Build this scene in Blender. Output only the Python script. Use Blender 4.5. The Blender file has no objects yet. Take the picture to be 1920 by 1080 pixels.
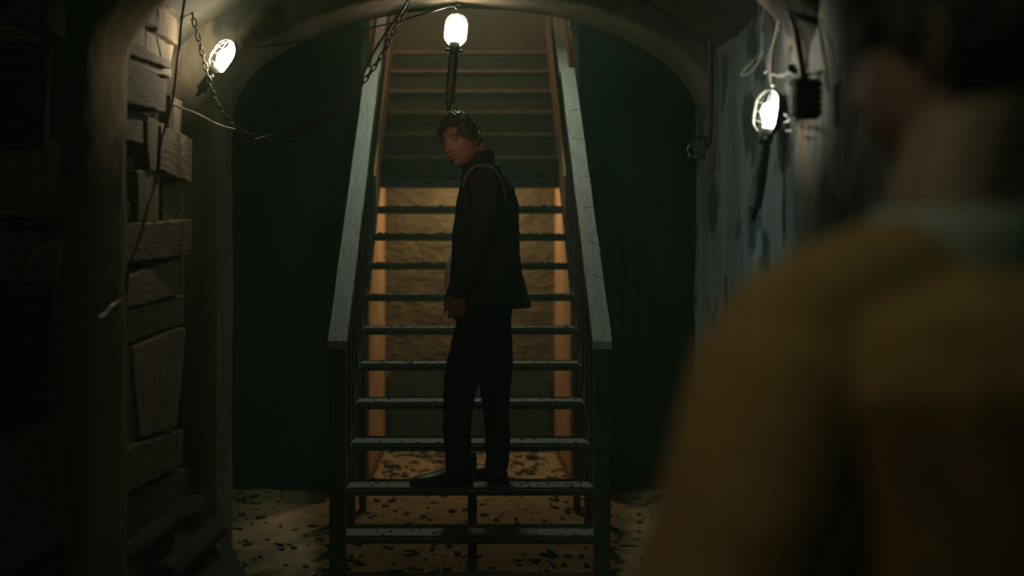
import bpy, bmesh, math, random
import numpy as np
from mathutils import Vector, Matrix, noise
random.seed(7)
sc = bpy.context.scene
COL = sc.collection
PI = math.pi
# ------------------------------------------------------------------ camera
EYE, FPX, CX, CY = 1.446, 2400.0, 881.0, 490.0
cd = bpy.data.cameras.new('camera'); cam = bpy.data.objects.new('camera', cd); COL.objects.link(cam)
cam.location = (0, 0, EYE); cam.rotation_euler = (PI/2, 0, 0)
cd.sensor_width = 36; cd.lens = FPX/1920*36
cd.shift_x = (960-CX)/1920; cd.shift_y = (CY-540)/1920
cd.clip_start = .05; cd.clip_end = 60
cd.dof.use_dof = True; cd.dof.focus_distance = 5.7; cd.dof.aperture_fstop = 1.3
sc.camera = cam
# ------------------------------------------------------------------ world, lights, exposure
w = bpy.data.worlds.new('world'); sc.world = w; w.use_nodes = True
bg = w.node_tree.nodes['Background']; bg.inputs[0].default_value = (.04, .40, .24, 1); bg.inputs[1].default_value = .045
sc.view_settings.view_transform = 'Standard'; sc.view_settings.look = 'None'
sc.view_settings.exposure = 0.0; sc.view_settings.gamma = 1.0; sc.view_settings.use_curve_mapping = False
try:
    sc.cycles.use_denoising = True
    sc.cycles.use_adaptive_sampling = True; sc.cycles.adaptive_threshold = .035; sc.cycles.max_bounces = 5; sc.cycles.volume_bounces = 0
    sc.cycles.sample_clamp_indirect = 3
except Exception: pass
def area(name, loc, target, size, power, color, size_y=None, spread=None):
    l = bpy.data.lights.new(name, 'AREA'); l.energy = power; l.color = color; l.size = size
    if size_y: l.shape = 'RECTANGLE'; l.size_y = size_y
    if spread: l.spread = spread
    o = bpy.data.objects.new(name, l); COL.objects.link(o); o.location = loc
    o.rotation_euler = (Vector(target)-Vector(loc)).to_track_quat('-Z', 'Y').to_euler(); return o
def point(name, loc, power, color, r=.05):
    l = bpy.data.lights.new(name, 'POINT'); l.energy = power; l.color = color; l.shadow_soft_size = r
    o = bpy.data.objects.new(name, l); COL.objects.link(o); o.location = loc; return o
point('stairwell_lamp_light', (-.30, 8.75, 3.95), 15.0, (1, .74, .46), .07)
area('under_stair_lamp_light', (.03, 9.28, 2.30), (.03, 9.26, 0), .12, 14, (1, .78, .42))
area('stair_hall_work_light', (.0, 7.93, 4.10), (0, 6.75, .2), .40, 7.0, (.86, 1, .78), spread=1.2)
area('stair_hall_green_fill', (.0, 6.9, 4.12), (0, 6.9, 0), 3.0, 1.5, (.06, .9, .50), 2.2)  # unseen green fill added as the hall's ambient light
area('sweater_fill_light', (-.30, .85, 2.40), (.40, 1.25, 1.35), .55, .90, (1, .78, .55), spread=2.6)  # unseen light added to brighten the foreground sweater
area('rib_fill_light', (.45, 4.5, 2.40), (-1.05, 3.78, 2.0), .10, .12, (1, .82, .5), spread=.35)  # unseen narrow light added to pick out the left rib
area('rib_fill_light', (-.30, 4.5, 2.42), (1.0, 3.78, 2.0), .10, .55, (1, .88, .68), spread=.40)  # the same for the right rib, also added and unseen
area('right_wall_cool_fill', (-.15, 3.9, 2.42), (1.0, 4.65, 1.25), .2, 1.1, (.72, 1, .95), spread=1.5)  # unseen cool fill added to brighten the right wall
area('tunnel_green_fill', (0, 1.2, 2.5), (0, 4.0, 0), 1.2, .8, (.03, .85, .42))  # unseen green fill added to tint the tunnel's darks
area('face_fill_light', (-.55, 3.4, 2.30), (-.02, 6.2, 1.9), .10, .30, (1, .66, .42), spread=.5)  # unseen warm fill added to bring up the man's face

# ------------------------------------------------------------------ helpers
def P(px, py, d):
    return Vector(((px-CX)*d/FPX, d, EYE+(CY-py)*d/FPX))
def link(name, me, mt=None, parent=None, smooth=False):
    o = bpy.data.objects.new(name, me); COL.objects.link(o)
    if mt: me.materials.clear(); me.materials.append(mt)
    if parent: o.parent = parent
    if smooth:
        me.polygons.foreach_set('use_smooth', [True]*len(me.polygons))
    return o
def tag(o, label, cat, group=None, kind=None):
    o['label'] = label; o['category'] = cat
    if group: o['group'] = group
    if kind: o['kind'] = kind
    return o
def thing(name, label, cat, loc=(0,0,0), group=None, M=None):
    o = bpy.data.objects.new(name, None); COL.objects.link(o); o.empty_display_size = .05
    if M is not None: o.matrix_world = M
    else: o.location = loc
    return tag(o, label, cat, group)
def struct(o): o['kind'] = 'structure'; return o
class MB:
    def __init__(s): s.v = []; s.f = []
    def add(s, v, f):
        n = len(s.v); s.v += [tuple(x) for x in v]; s.f += [tuple(i+n for i in q) for q in f]; return s
    def box(s, c, h, R=None):
        vs = [Vector((x*h[0], y*h[1], z*h[2])) for x in (-1,1) for y in (-1,1) for z in (-1,1)]
        if R is not None: vs = [R @ v for v in vs]
        c = Vector(c)
        return s.add([c+v for v in vs], [(0,1,3,2),(4,6,7,5),(0,4,5,1),(2,3,7,6),(0,2,6,4),(1,5,7,3)])
    def bar(s, a, b, w_, h_, up=(0,0,1)):
        a = Vector(a); b = Vector(b); d = (b-a); L = d.length; d.normalize()
        x = d.cross(Vector(up)).normalized(); u = x.cross(d)
        R = Matrix((x, d, u)).transposed()
        return s.box((a+b)/2, (w_/2, L/2, h_/2), R)
    def tube(s, pts, rad, seg=8, closed=False, ell=None):
        pts = [Vector(p) for p in pts]; n = len(pts)
        rad = rad if isinstance(rad, (list, tuple)) else [rad]*n
        rings = []; prev = None
        for i, p in enumerate(pts):
            if closed: t = pts[(i+1)%n]-pts[i-1]
            else: t = pts[min(i+1,n-1)]-pts[max(i-1,0)]
            t.normalize()
            if prev is None:
                prev = t.orthogonal().normalized() if ell is None else Vector(ell[0]).normalized()
            nx = (prev - t*prev.dot(t)).normalized(); prev = nx; ny = t.cross(nx)
            k = 1 if ell is None else ell[1]
            rings.append([p+nx*math.cos(a)*rad[i]+ny*math.sin(a)*rad[i]*k for a in [2*PI*j/seg for j in range(seg)]])
        v = [q for r in rings for q in r]; f = []
        for i in range(n if closed else n-1):
            j2 = (i+1) % n
            for j in range(seg):
                f.append((i*seg+j, i*seg+(j+1)%seg, j2*seg+(j+1)%seg, j2*seg+j))
        if not closed:
            f.append(tuple(range(seg-1,-1,-1))); f.append(tuple((n-1)*seg+j for j in range(seg)))
        return s.add(v, f)
    def limb(s, pts, rad, seg=14, sub=5, ell=None):
        # rounded-ended smooth tapered limb
        P_, R_ = [], []
        pts = [Vector(p) for p in pts]
        for i in range(len(pts)-1):
            for k in range(sub):
                t = k/sub
                a = pts[max(i-1,0)]; b = pts[i]; c = pts[i+1]; d = pts[min(i+2,len(pts)-1)]
                q = .5*((2*b)+(c-a)*t+(2*a-5*b+4*c-d)*t*t+(-a+3*b-3*c+d)*t**3)
                P_.append(q); R_.append(rad[i]*(1-t)+rad[i+1]*t)
        P_.append(pts[-1]); R_.append(rad[-1])
        t0 = (P_[0]-P_[1]).normalized(); t1 = (P_[-1]-P_[-2]).normalized()
        r0, r1 = R_[0], R_[-1]
        pre = [(P_[0]+t0*r0*math.sin(a), r0*math.cos(a)) for a in (1.45, 1.1, .6)]
        post = [(P_[-1]+t1*r1*math.sin(a), r1*math.cos(a)) for a in (.6, 1.1, 1.45)]
        P_ = [p for p,_ in pre]+P_+[p for p,_ in post]; R_ = [r for _,r in pre]+R_+[r for _,r in post]
        return s.tube(P_, R_, seg, ell=ell)
    def ellip(s, c, r, R=None, nu=20, nv=12):
        v = []; f = []; c = Vector(c)
        for i in range(nv+1):
            th = PI*i/nv
            for j in range(nu):
                ph = 2*PI*j/nu
                q = Vector((r[0]*math.sin(th)*math.cos(ph), r[1]*math.sin(th)*math.sin(ph), r[2]*math.cos(th)))
                v.append(c+(R@q if R is not None else q))
        for i in range(nv):
            for j in range(nu):
                f.append((i*nu+j, (i+1)*nu+j, (i+1)*nu+(j+1)%nu, i*nu+(j+1)%nu))
        return s.add(v, f)
    def loft(s, rings):
        n = len(rings[0]); v = [q for r in rings for q in r]; f = []
        for i in range(len(rings)-1):
            for j in range(n):
                f.append((i*n+j, i*n+(j+1)%n, (i+1)*n+(j+1)%n, (i+1)*n+j))
        f.append(tuple(range(n-1,-1,-1))); f.append(tuple((len(rings)-1)*n+j for j in range(n)))
        return s.add(v, f)
    def grid(s, pts):   # pts[i][j]
        n, m = len(pts), len(pts[0])
        return s.add([q for r in pts for q in r], [(i*m+j, i*m+j+1, (i+1)*m+j+1, (i+1)*m+j) for i in range(n-1) for j in range(m-1)])
    def mesh(s, name):
        me = bpy.data.meshes.new(name); me.from_pydata(s.v, [], s.f); me.update(); return me
    def build(s, name, mt, parent=None, smooth=False, bevel=0):
        me = s.mesh(name)
        if bevel:
            bm = bmesh.new(); bm.from_mesh(me)
            bmesh.ops.bevel(bm, geom=bm.edges[:], offset=bevel, segments=1, affect='EDGES', clamp_overlap=True)
            bm.to_mesh(me); bm.free()
        return link(name, me, mt, parent, smooth)
def fuse(name, mb, voxel, smooth_it, mt, parent=None, disp=None, cut=None):
    me = mb.mesh(name+'_raw'); o = bpy.data.objects.new(name+'_raw', me); COL.objects.link(o)
    m = o.modifiers.new('r', 'REMESH'); m.mode = 'VOXEL'; m.voxel_size = voxel
    if smooth_it: m2 = o.modifiers.new('s', 'SMOOTH'); m2.iterations = smooth_it; m2.factor = .5
    dg = bpy.context.evaluated_depsgraph_get(); dg.update()
    res = bpy.data.meshes.new_from_object(o.evaluated_get(dg)); res.name = name
    bpy.data.objects.remove(o); bpy.data.meshes.remove(me)
    if disp:
        co = np.empty(len(res.vertices)*3); res.vertices.foreach_get('co', co); co = co.reshape(-1,3)
        no = np.empty(len(res.vertices)*3); res.vertices.foreach_get('normal', no); no = no.reshape(-1,3)
        d = np.array([disp(Vector(c)) for c in co])
        res.vertices.foreach_set('co', (co+no*d[:,None]).ravel()); res.update()
    if cut:
        bm = bmesh.new(); bm.from_mesh(res)
        for pc, pn in cut:
            bmesh.ops.bisect_plane(bm, geom=bm.verts[:]+bm.edges[:]+bm.faces[:], plane_co=pc, plane_no=pn, clear_outer=True)
        bm.to_mesh(res); bm.free()
    return link(name, res, mt, parent, True)
def crom(pts, n=8):
    pts = [Vector(p) for p in pts]; out = []
    for i in range(len(pts)-1):
        a = pts[max(i-1,0)]; b = pts[i]; c = pts[i+1]; d = pts[min(i+2,len(pts)-1)]
        for k in range(n):
            t = k/n
            out.append(.5*((2*b)+(c-a)*t+(2*a-5*b+4*c-d)*t*t+(-a+3*b-3*c+d)*t**3))
    out.append(pts[-1]); return out

# ------------------------------------------------------------------ materials
def mat(name, c1, c2, scale=6, stretch=(1,1,1), rough=.8, bump=.3, bscale=None, detail=8, metal=0, rand=0, spots=None, spec=.3, lo=.35, hi=.65, bdist=.02):
    m = bpy.data.materials.new(name); m.use_nodes = True; nt = m.node_tree; N = nt.nodes; L = nt.links
    b = N['Principled BSDF']; b.inputs['Roughness'].default_value = rough; b.inputs['Metallic'].default_value = metal
    b.inputs['Specular IOR Level'].default_value = spec
    tc = N.new('ShaderNodeTexCoord'); mp = N.new('ShaderNodeMapping'); mp.inputs['Scale'].default_value = stretch
    L.new(tc.outputs['Object'], mp.inputs['Vector'])
    n1 = N.new('ShaderNodeTexNoise'); n1.inputs['Scale'].default_value = scale; n1.inputs['Detail'].default_value = detail
    n1.inputs['Roughness'].default_value = .62
    L.new(mp.outputs[0], n1.inputs['Vector'])
    r = N.new('ShaderNodeValToRGB'); r.color_ramp.elements[0].position = lo; r.color_ramp.elements[1].position = hi
    r.color_ramp.elements[0].color = (*c1, 1); r.color_ramp.elements[1].color = (*c2, 1)
    L.new(n1.outputs['Fac'], r.inputs['Fac']); out = r.outputs['Color']
    if spots:
        n3 = N.new('ShaderNodeTexNoise'); n3.inputs['Scale'].default_value = spots[1]; n3.inputs['Detail'].default_value = 5
        L.new(tc.outputs['Object'], n3.inputs['Vector'])
        r3 = N.new('ShaderNodeValToRGB'); r3.color_ramp.elements[0].position = spots[2]; r3.color_ramp.elements[1].position = spots[2]+.06
        r3.color_ramp.elements[0].color = (0,0,0,1); r3.color_ramp.elements[1].color = (1,1,1,1)
        L.new(n3.outputs['Fac'], r3.inputs['Fac'])
        mx = N.new('ShaderNodeMixRGB'); mx.inputs['Color2'].default_value = (*spots[0], 1)
        L.new(r3.outputs['Color'], mx.inputs['Fac']); L.new(out, mx.inputs['Color1']); out = mx.outputs['Color']
    if rand:
        oi = N.new('ShaderNodeObjectInfo'); hs = N.new('ShaderNodeHueSaturation')
        mr = N.new('ShaderNodeMapRange'); mr.inputs['To Min'].default_value = 1-rand; mr.inputs['To Max'].default_value = 1+rand*.6
        L.new(oi.outputs['Random'], mr.inputs['Value']); L.new(mr.outputs[0], hs.inputs['Value']); L.new(out, hs.inputs['Color']); out = hs.outputs['Color']
    L.new(out, b.inputs['Base Color'])
    if bump:
        n2 = N.new('ShaderNodeTexNoise'); n2.inputs['Scale'].default_value = bscale or scale*4; n2.inputs['Detail'].default_value = 8
        L.new(mp.outputs[0], n2.inputs['Vector'])
        bp = N.new('ShaderNodeBump'); bp.inputs['Strength'].default_value = bump; bp.inputs['Distance'].default_value = bdist
        L.new(n2.outputs['Fac'], bp.inputs['Height']); L.new(bp.outputs['Normal'], b.inputs['Normal'])
    return m
def emat(name, col, strength):
    m = bpy.data.materials.new(name); m.use_nodes = True; b = m.node_tree.nodes['Principled BSDF']
    b.inputs['Base Color'].default_value = (.9,.9,.85,1)
    b.inputs['Emission Color'].default_value = (*col, 1); b.inputs['Emission Strength'].default_value = strength
    return m
M = {}
M['plaster'] = mat('plaster', (.11,.092,.062), (.25,.215,.15), 3, (1,1,.45), .9, .55, 22, spots=((.045,.05,.04), 2.3, .58))
M['plaster_cool'] = mat('plaster_cool', (.12,.14,.125), (.26,.29,.26), 3.5, (1,1,.35), .85, .6, 20, spots=((.05,.065,.058), 3.0, .54))
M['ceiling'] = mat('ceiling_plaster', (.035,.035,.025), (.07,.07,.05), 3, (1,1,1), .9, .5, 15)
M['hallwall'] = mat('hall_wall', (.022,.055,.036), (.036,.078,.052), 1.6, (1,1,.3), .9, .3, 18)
M['rock'] = mat('rough_stone_wall', (.075,.052,.024), (.115,.082,.040), 5, (1,1,1.8), .9, .8, 16, bdist=.03)
M['sand'] = mat('sand_floor', (.21,.15,.08), (.35,.26,.145), 5, (1,1,1), .95, .4, 40, spots=((.03,.035,.028), 9, .64))
M['dirt'] = mat('dark_debris', (.015,.018,.013), (.05,.05,.035), 30, rough=1, bump=.4)
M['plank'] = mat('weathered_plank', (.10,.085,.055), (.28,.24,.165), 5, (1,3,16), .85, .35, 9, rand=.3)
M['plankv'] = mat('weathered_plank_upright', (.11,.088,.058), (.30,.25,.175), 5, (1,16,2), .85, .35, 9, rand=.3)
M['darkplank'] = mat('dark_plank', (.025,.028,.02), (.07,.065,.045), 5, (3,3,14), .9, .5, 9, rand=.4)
M['shade_board'] = mat('wall_shade_board', (.02,.026,.02), (.035,.042,.032), 3, (1,1,6), .9, .2)  # dark tone stands in for shade at the foot of the wall
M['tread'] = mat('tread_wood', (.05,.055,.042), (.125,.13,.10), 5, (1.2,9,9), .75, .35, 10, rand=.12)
M['tread_upper'] = mat('lit_tread_wood', (.30,.20,.12), (.55,.40,.26), 5, (1.2,9,9), .7, .35, 10, rand=.12)  # paler than the lower treads: lamplight on the edges put into the colour
M['wellwall'] = mat('brown_plaster', (.24,.155,.09), (.34,.23,.14), 3, rough=.9, bump=.3)
M['riser'] = mat('riser_wood', (.07,.055,.037), (.13,.10,.068), 5, (1.2,9,9), .8, .3, 10, rand=.12)
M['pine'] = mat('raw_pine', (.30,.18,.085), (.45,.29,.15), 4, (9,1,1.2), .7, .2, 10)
M['frame'] = mat('stair_frame_wood', (.04,.046,.034), (.075,.08,.06), 4, (9,1.5,1.5), .75, .25, 10)
M['rail'] = mat('grey_rail_paint', (.30,.305,.26), (.40,.405,.35), 6, (4,1,1), .6, .2, 14, spots=((.10,.10,.08), 11, .73))
M['chain'] = mat('rusty_iron', (.02,.018,.013), (.06,.05,.034), 30, rough=.5, bump=.2, metal=.5, spec=.5)
M['cable'] = mat('black_cable', (.012,.012,.011), (.03,.03,.026), 10, rough=.35, bump=0, spec=.6)
M['cable_grey'] = mat('grey_cable', (.30,.29,.25), (.42,.40,.34), 10, rough=.35, bump=0, spec=.6)
M['cable_mid'] = mat('dark_cable', (.035,.034,.028), (.06,.056,.048), 10, rough=.35, bump=0, spec=.6)
M['rubber'] = mat('dark_rubber', (.02,.022,.018), (.045,.045,.036), 20, rough=.5, bump=.2, spec=.5)
M['steel'] = mat('steel_wire', (.35,.34,.30), (.55,.53,.48), 10, rough=.3, bump=0, metal=.9)
M['reflector'] = mat('white_reflector', (.82,.81,.76), (.88,.87,.82), 5, rough=.4, bump=0)
M['shell'] = mat('dark_reflector_back', (.025,.03,.025), (.05,.055,.045), 8, rough=.5, bump=0)
M['skin'] = mat('skin', (.30,.155,.095), (.38,.20,.125), 14, rough=.5, bump=.05, spec=.4)
M['skin_pale'] = mat('skin_pale', (.30,.19,.14), (.36,.23,.17), 14, rough=.55, bump=.05, spec=.4)
M['hair'] = mat('brown_hair', (.035,.022,.012), (.10,.065,.035), 40, (1,1,1), .35, .2, 60, spec=.6)
M['hair_dark'] = mat('black_hair', (.008,.007,.006), (.018,.015,.012), 40, (1,1,1), .5, .2, 60)
M['jacket'] = mat('dark_wool', (.010,.014,.012), (.022,.028,.024), 60, rough=.85, bump=.35, bscale=120, bdist=.004)
M['seam'] = mat('frayed_seam', (.07,.065,.045), (.16,.14,.09), 90, rough=.9, bump=.3)
M['trouser'] = mat('black_trouser', (.008,.010,.009), (.018,.021,.019), 50, rough=.9, bump=.3, bscale=90, bdist=.004)
M['shirt'] = mat('white_shirt', (.55,.55,.50), (.65,.65,.6), 20, rough=.8, bump=.1)
M['shoe'] = mat('black_leather', (.010,.012,.011), (.02,.022,.02), 20, rough=.35, bump=.15, spec=.6)
M['sole'] = mat('shoe_sole', (.008,.008,.008), (.015,.015,.013), 20, rough=.8)
M['eye'] = mat('eye_white', (.28,.24,.20), (.32,.28,.24), 5, rough=.2, bump=0)
M['iris'] = mat('iris', (.02,.012,.008), (.03,.02,.012), 20, rough=.15, bump=0)
M['lip'] = mat('lip', (.26,.11,.08), (.30,.13,.09), 20, rough=.4, bump=.1)
M['sweater'] = mat('mustard_knit', (.38,.215,.08), (.46,.27,.105), 30, rough=.95, bump=.5, bscale=110, bdist=.004)
M['collar'] = mat('pale_collar', (.36,.36,.34), (.44,.44,.41), 10, rough=.8)
M['denim'] = mat('blue_denim', (.01,.035,.06), (.02,.06,.095), 60, rough=.9, bump=.2)
M['straw'] = mat('frayed_straw', (.10,.10,.065), (.20,.19,.12), 20, rough=.95)
M['log'] = mat('burlap_wrap', (.03,.033,.024), (.07,.07,.05), 20, (1,.2,1), .95, .6, 30)
M['bulb'] = emat('lit_bulb', (1, .86, .60), 85)
M['bulb_left'] = emat('lit_bulb_left', (1, .86, .60), 230)
M['bulb_side'] = emat('lit_bulb_side', (1, 1, .86), 28)

# ------------------------------------------------------------------ structure
def nz(v, s, o=0): return noise.noise(Vector(v)*s+Vector((o,o*1.7,o*.3)))
def wall_grid(name, p0, eu, ev, nu, nv, nrm, amp, mt, scale=3, hole=None, parent=None):
    p0, eu, ev, nrm = map(Vector, (p0, eu, ev, nrm)); pts = []
    for i in range(nu+1):
        row = []
        for j in range(nv+1):
            q = p0+eu*(i/nu)+ev*(j/nv)
            a = amp*(nz(q, scale)+.5*nz(q, scale*3, 5)+.3*nz(q, scale*8, 9))
            row.append(q+nrm*a)
        pts.append(row)
    mb = MB().grid(pts)
    n = len(mb.v)                       # give the wall its thickness
    back = [p0, p0+eu, p0+eu+ev, p0+ev]; back = [b-nrm*.16 for b in back]
    mb.v += [tuple(b) for b in back]
    m = nv+1; c = [0, nu*m, nu*m+nv, nv]
    mb.f.append((n, n+1, n+2, n+3))
    edges = [[i*m for i in range(nu+1)], [nu*m+j for j in range(nv+1)], [i*m+nv for i in range(nu, -1, -1)], list(range(nv, -1, -1))]
    for k, e in enumerate(edges):
        mb.f.append(tuple(e)+(n+(k+1)%4, n+k))
    return struct(mb.build(name, mt, parent, True))
wall_grid('floor', (-2.3,-2,0), (4.6,0,0), (0,12.7,0), 150, 420, (0,0,1), .008, M['sand'], 3)
wall_grid('wall_right', (.985,-2,0), (0,7.6,0), (0,0,2.35), 300, 110, (-1,0,0), .012, M['plaster_cool'], 2.5)
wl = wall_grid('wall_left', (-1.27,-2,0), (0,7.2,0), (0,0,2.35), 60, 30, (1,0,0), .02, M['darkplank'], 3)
# vault ceiling between the ribs
pts = []
for i in range(41):
    a = PI*i/40; row = []
    for j in range(61):
        d = -2+7.2*j/60; q = Vector((-.105-1.18*math.cos(a), d, 2.05+.62*math.sin(a)))
        q += Vector((math.cos(a), 0, -math.sin(a)))*.02*nz(q, 3); row.append(q)
    pts.append(row)
struct(MB().grid(pts).build('ceiling', M['ceiling'], None, True))
def arch(name, wL, wR, spring, rise, prof, mt, amp=.006, seg=64, zlow=0):
    """prof: list of (depth, expand); sweeps a solid arch with jambs"""
    pts = []
    njamb = 40
    base = []
    for k in range(njamb): base.append((-wL, zlow+(spring-zlow)*k/njamb, -1, 0))
    for k in range(seg+1):
        a = PI*k/seg; ww = wL if a < PI/2 else wR
        base.append((-ww*math.cos(a), spring+rise*math.sin(a), -math.cos(a), math.sin(a)))
    for k in range(njamb-1, -1, -1): base.append((wR, zlow+(spring-zlow)*k/njamb, 1, 0))
    for (x, z, nx, nz_) in base:
        row = []
        for (d, e) in prof:
            q = Vector((x+nx*e, d, z+nz_*e))
            s = amp*(nz(q, 4, 3)+.6*nz(q, 12, 1)) if e < .3 else 0
            row.append(q+Vector((nx, 0, nz_))*s+Vector((0, s*.8, 0)))
        pts.append(row)
    return struct(MB().grid(pts).build(name, mt, None, True))
fl = lambda a, b, n: [a+(b-a)*k/n for k in range(n+1)]
prof2 = [(5.2, e) for e in (1.0, .45, .35, .25, .18, .12, .08, .04)]+[(5.205, .015)]+[(d, 0) for d in fl(5.22, 5.58, 10)]+[(5.6, .02), (5.6, .3), (5.6, 1.9)]
arch('wall_back', 1.035, .995, 2.05, .495, prof2, M['plaster'])
prof1 = [(3.60, .30), (3.60, .10)]+[(3.775-.175*math.cos(PI*k/10), .055-.075*math.sin(PI*k/10)) for k in range(11)]+[(3.95, .10), (3.95, .30)]
arch('trim_1', 1.045, 1.0, 2.0, .50, prof1, M['plaster'], .008)
# stair hall behind the arch
HX, HB, HZ = 1.75, 8.1, 4.2
wall_grid('wall_hall_left', (-HX,5.6,0), (0,2.6,0), (0,0,HZ), 20, 20, (1,0,0), .01, M['hallwall'])
wall_grid('wall_hall_right', (HX,5.6,0), (0,2.6,0), (0,0,HZ), 20, 20, (-1,0,0), .01, M['hallwall'])
wall_grid('wall_far_left', (-HX,HB,0), (HX-.69,0,0), (0,0,HZ), 20, 60, (0,-1,0), .012, M['hallwall'])
wall_grid('wall_far_right', (.69,HB,0), (HX-.69,0,0), (0,0,HZ), 20, 60, (0,-1,0), .012, M['hallwall'])
wall_grid('ceiling_hall', (-HX,5.6,HZ), (2*HX,0,0), (0,5.2,0), 10, 10, (0,0,-1), .005, M['hallwall'])
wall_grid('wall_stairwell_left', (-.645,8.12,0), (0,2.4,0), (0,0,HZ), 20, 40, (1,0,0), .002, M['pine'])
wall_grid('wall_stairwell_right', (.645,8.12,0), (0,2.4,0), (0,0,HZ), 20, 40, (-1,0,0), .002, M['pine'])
wall_grid('wall_stairwell_back', (-.645,10.5,3.05), (1.29,0,0), (0,0,1.15), 20, 20, (0,-1,0), .004, M['wellwall'])
wall_grid('wall_under_stair', (-.645,9.78,0), (1.29,0,0), (0,0,2.95), 150, 320, (0,-1,0), .011, M['rock'], 9)
bd = MB().box((0,0,0), (.60, .010, .33)).build('board', M['shade_board'], None, bevel=.003); bd.location = (0, 9.725, .34)  # dark panel added to carry the shade low on the stone wall
tag(bd, 'flat dark board added for the shade low on the stone wall under the stairs', 'board')
struct(MB().box((0, 10.15, 3.02), (.645, .37, .03)).build('floor_landing', M['tread']))
struct(MB().box((0, 8.16, 3.74), (.69, .06, .46)).build('beam_light_stop', M['hallwall']))  # unseen beam added to keep stairwell light off the lower left planks
for sgn in (-1, 1):
    struct(MB().box((sgn*.655, 8.06, 3.55), (.032, .05, .64)).build('trim_2' if sgn < 0 else 'trim_3', M['rail'], None, bevel=.004))

# ------------------------------------------------------------------ planks on the left wall
def board(poly, t, mt, name='plank', back=.03, jitter=.0):
    me = bpy.data.meshes.new(name); bm = bmesh.new()
    c = Vector((0,0,0)); front = []; x0 = -1.15
    for (px, py) in poly:
        d = -(x0+t)*FPX/(CX-px); q = P(px, py, d); front.append(q); c += q
    c /= len(poly)
    # slightly roughen outline, subdivide edges
    out = []
    for i, q in enumerate(front):
        r = front[(i+1) % len(front)]; L = (r-q).length; n = max(1, int(L/.05))
        for k in range(n):
            p = q+(r-q)*(k/n); j = .004 if k else .001
            out.append(Vector((x0, p.y+random.uniform(-j,j), p.z+random.uniform(-j,j))))
    tilt = Vector((0, random.uniform(-.05,.05), random.uniform(-.06,.06)))
    fv = [bm.verts.new(Vector((t+tilt.y*(p.y-c.y)+tilt.z*(p.z-c.z), p.y-c.y, p.z-c.z))) for p in out]
    bv = [bm.verts.new(Vector((-back, p.y-c.y, p.z-c.z))) for p in out]
    bm.faces.new(fv); bm.faces.new(bv[::-1]); n = len(out)
    for i in range(n): bm.faces.new((fv[i], bv[i], bv[(i+1)%n], fv[(i+1)%n]))
    bmesh.ops.recalc_face_normals(bm, faces=bm.faces[:])
    bmesh.ops.bevel(bm, geom=[e for e in bm.edges if all(v.co.x > 0 or v in fv for v in e.verts) and len(e.link_faces) == 2 and any(len(f.verts) > 4 for f in e.link_faces)], offset=.003, segments=1, affect='EDGES', clamp_overlap=True)
    bm.to_mesh(me); bm.free()
    o = link(name, me, mt, wl); o.location = (x0, c.y, c.z); return o
B = [
 ([(236,76),(256,22),(275,38),(274,92)], .020, 'v'), ([(273,46),(290,56),(303,108),(272,94)], .012, 'v'),
 ([(270,5),(292,-8),(297,52),(273,38)], .055, 'v'), ([(296,8),(336,24),(336,84),(290,60)], .035, 'v'),
 ([(287,58),(332,86),(322,118),(301,108)], .0, 'v'), ([(292,-30),(338,-20),(336,22),(294,10)], .06, ''),
 ([(234,72),(300,105),(317,112),(318,128),(232,97)], .045, ''), ([(230,99),(318,130),(317,147),(229,113)], .022, ''),
 ([(228,114),(265,124),(312,152),(309,212),(226,187)], .06, ''),
 ([(227,199),(252,205),(286,222),(306,232),(303,241),(228,222)], .010, ''),
 ([(226,219),(248,224),(273,227),(272,271),(226,263)], .05, ''),
 ([(274,227),(306,236),(302,260),(296,322),(280,320),(274,272)], .035, 'v'),
 ([(321,178),(341,190),(338,262),(318,248)], .015, 'v'), ([(306,236),(362,260),(356,342),(300,318)], .045, ''),
 ([(224,292),(248,292),(258,274),(263,322),(224,318)], -.005, ''), ([(258,321),(301,321),(298,416),(258,416)], .03, 'v'),
 ([(303,332),(352,368),(352,413),(301,416)], .0, ''), ([(226,324),(243,324),(245,416),(224,416)], -.01, 'v'),
 ([(224,419),(300,417),(352,412),(352,476),(300,484),(240,493),(222,480)], .05, ''),
 ([(238,515),(300,500),(350,478),(350,549),(300,560),(232,578)], .04, ''),
 ([(222,500),(236,496),(232,580),(222,580)], -.005, 'v'),
 ([(228,582),(300,566),(350,552),(350,608),(300,620),(232,645)], .015, ''),
 ([(250,650),(350,613),(342,700),(330,800),(262,820)], .035, 'v'), ([(222,650),(247,650),(258,830),(222,840)], .02, 'v'),
 ([(222,845),(350,806),(350,870),(222,930)], .05, ''), ([(222,936),(350,876),(350,950),(222,1040)], .02, ''),
 ([(222,1046),(350,955),(350,1020),(222,1140)], .04, ''),
]
for poly, t, k in B: board(poly, t, M['plankv'] if k == 'v' else M['plank'])
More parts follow.
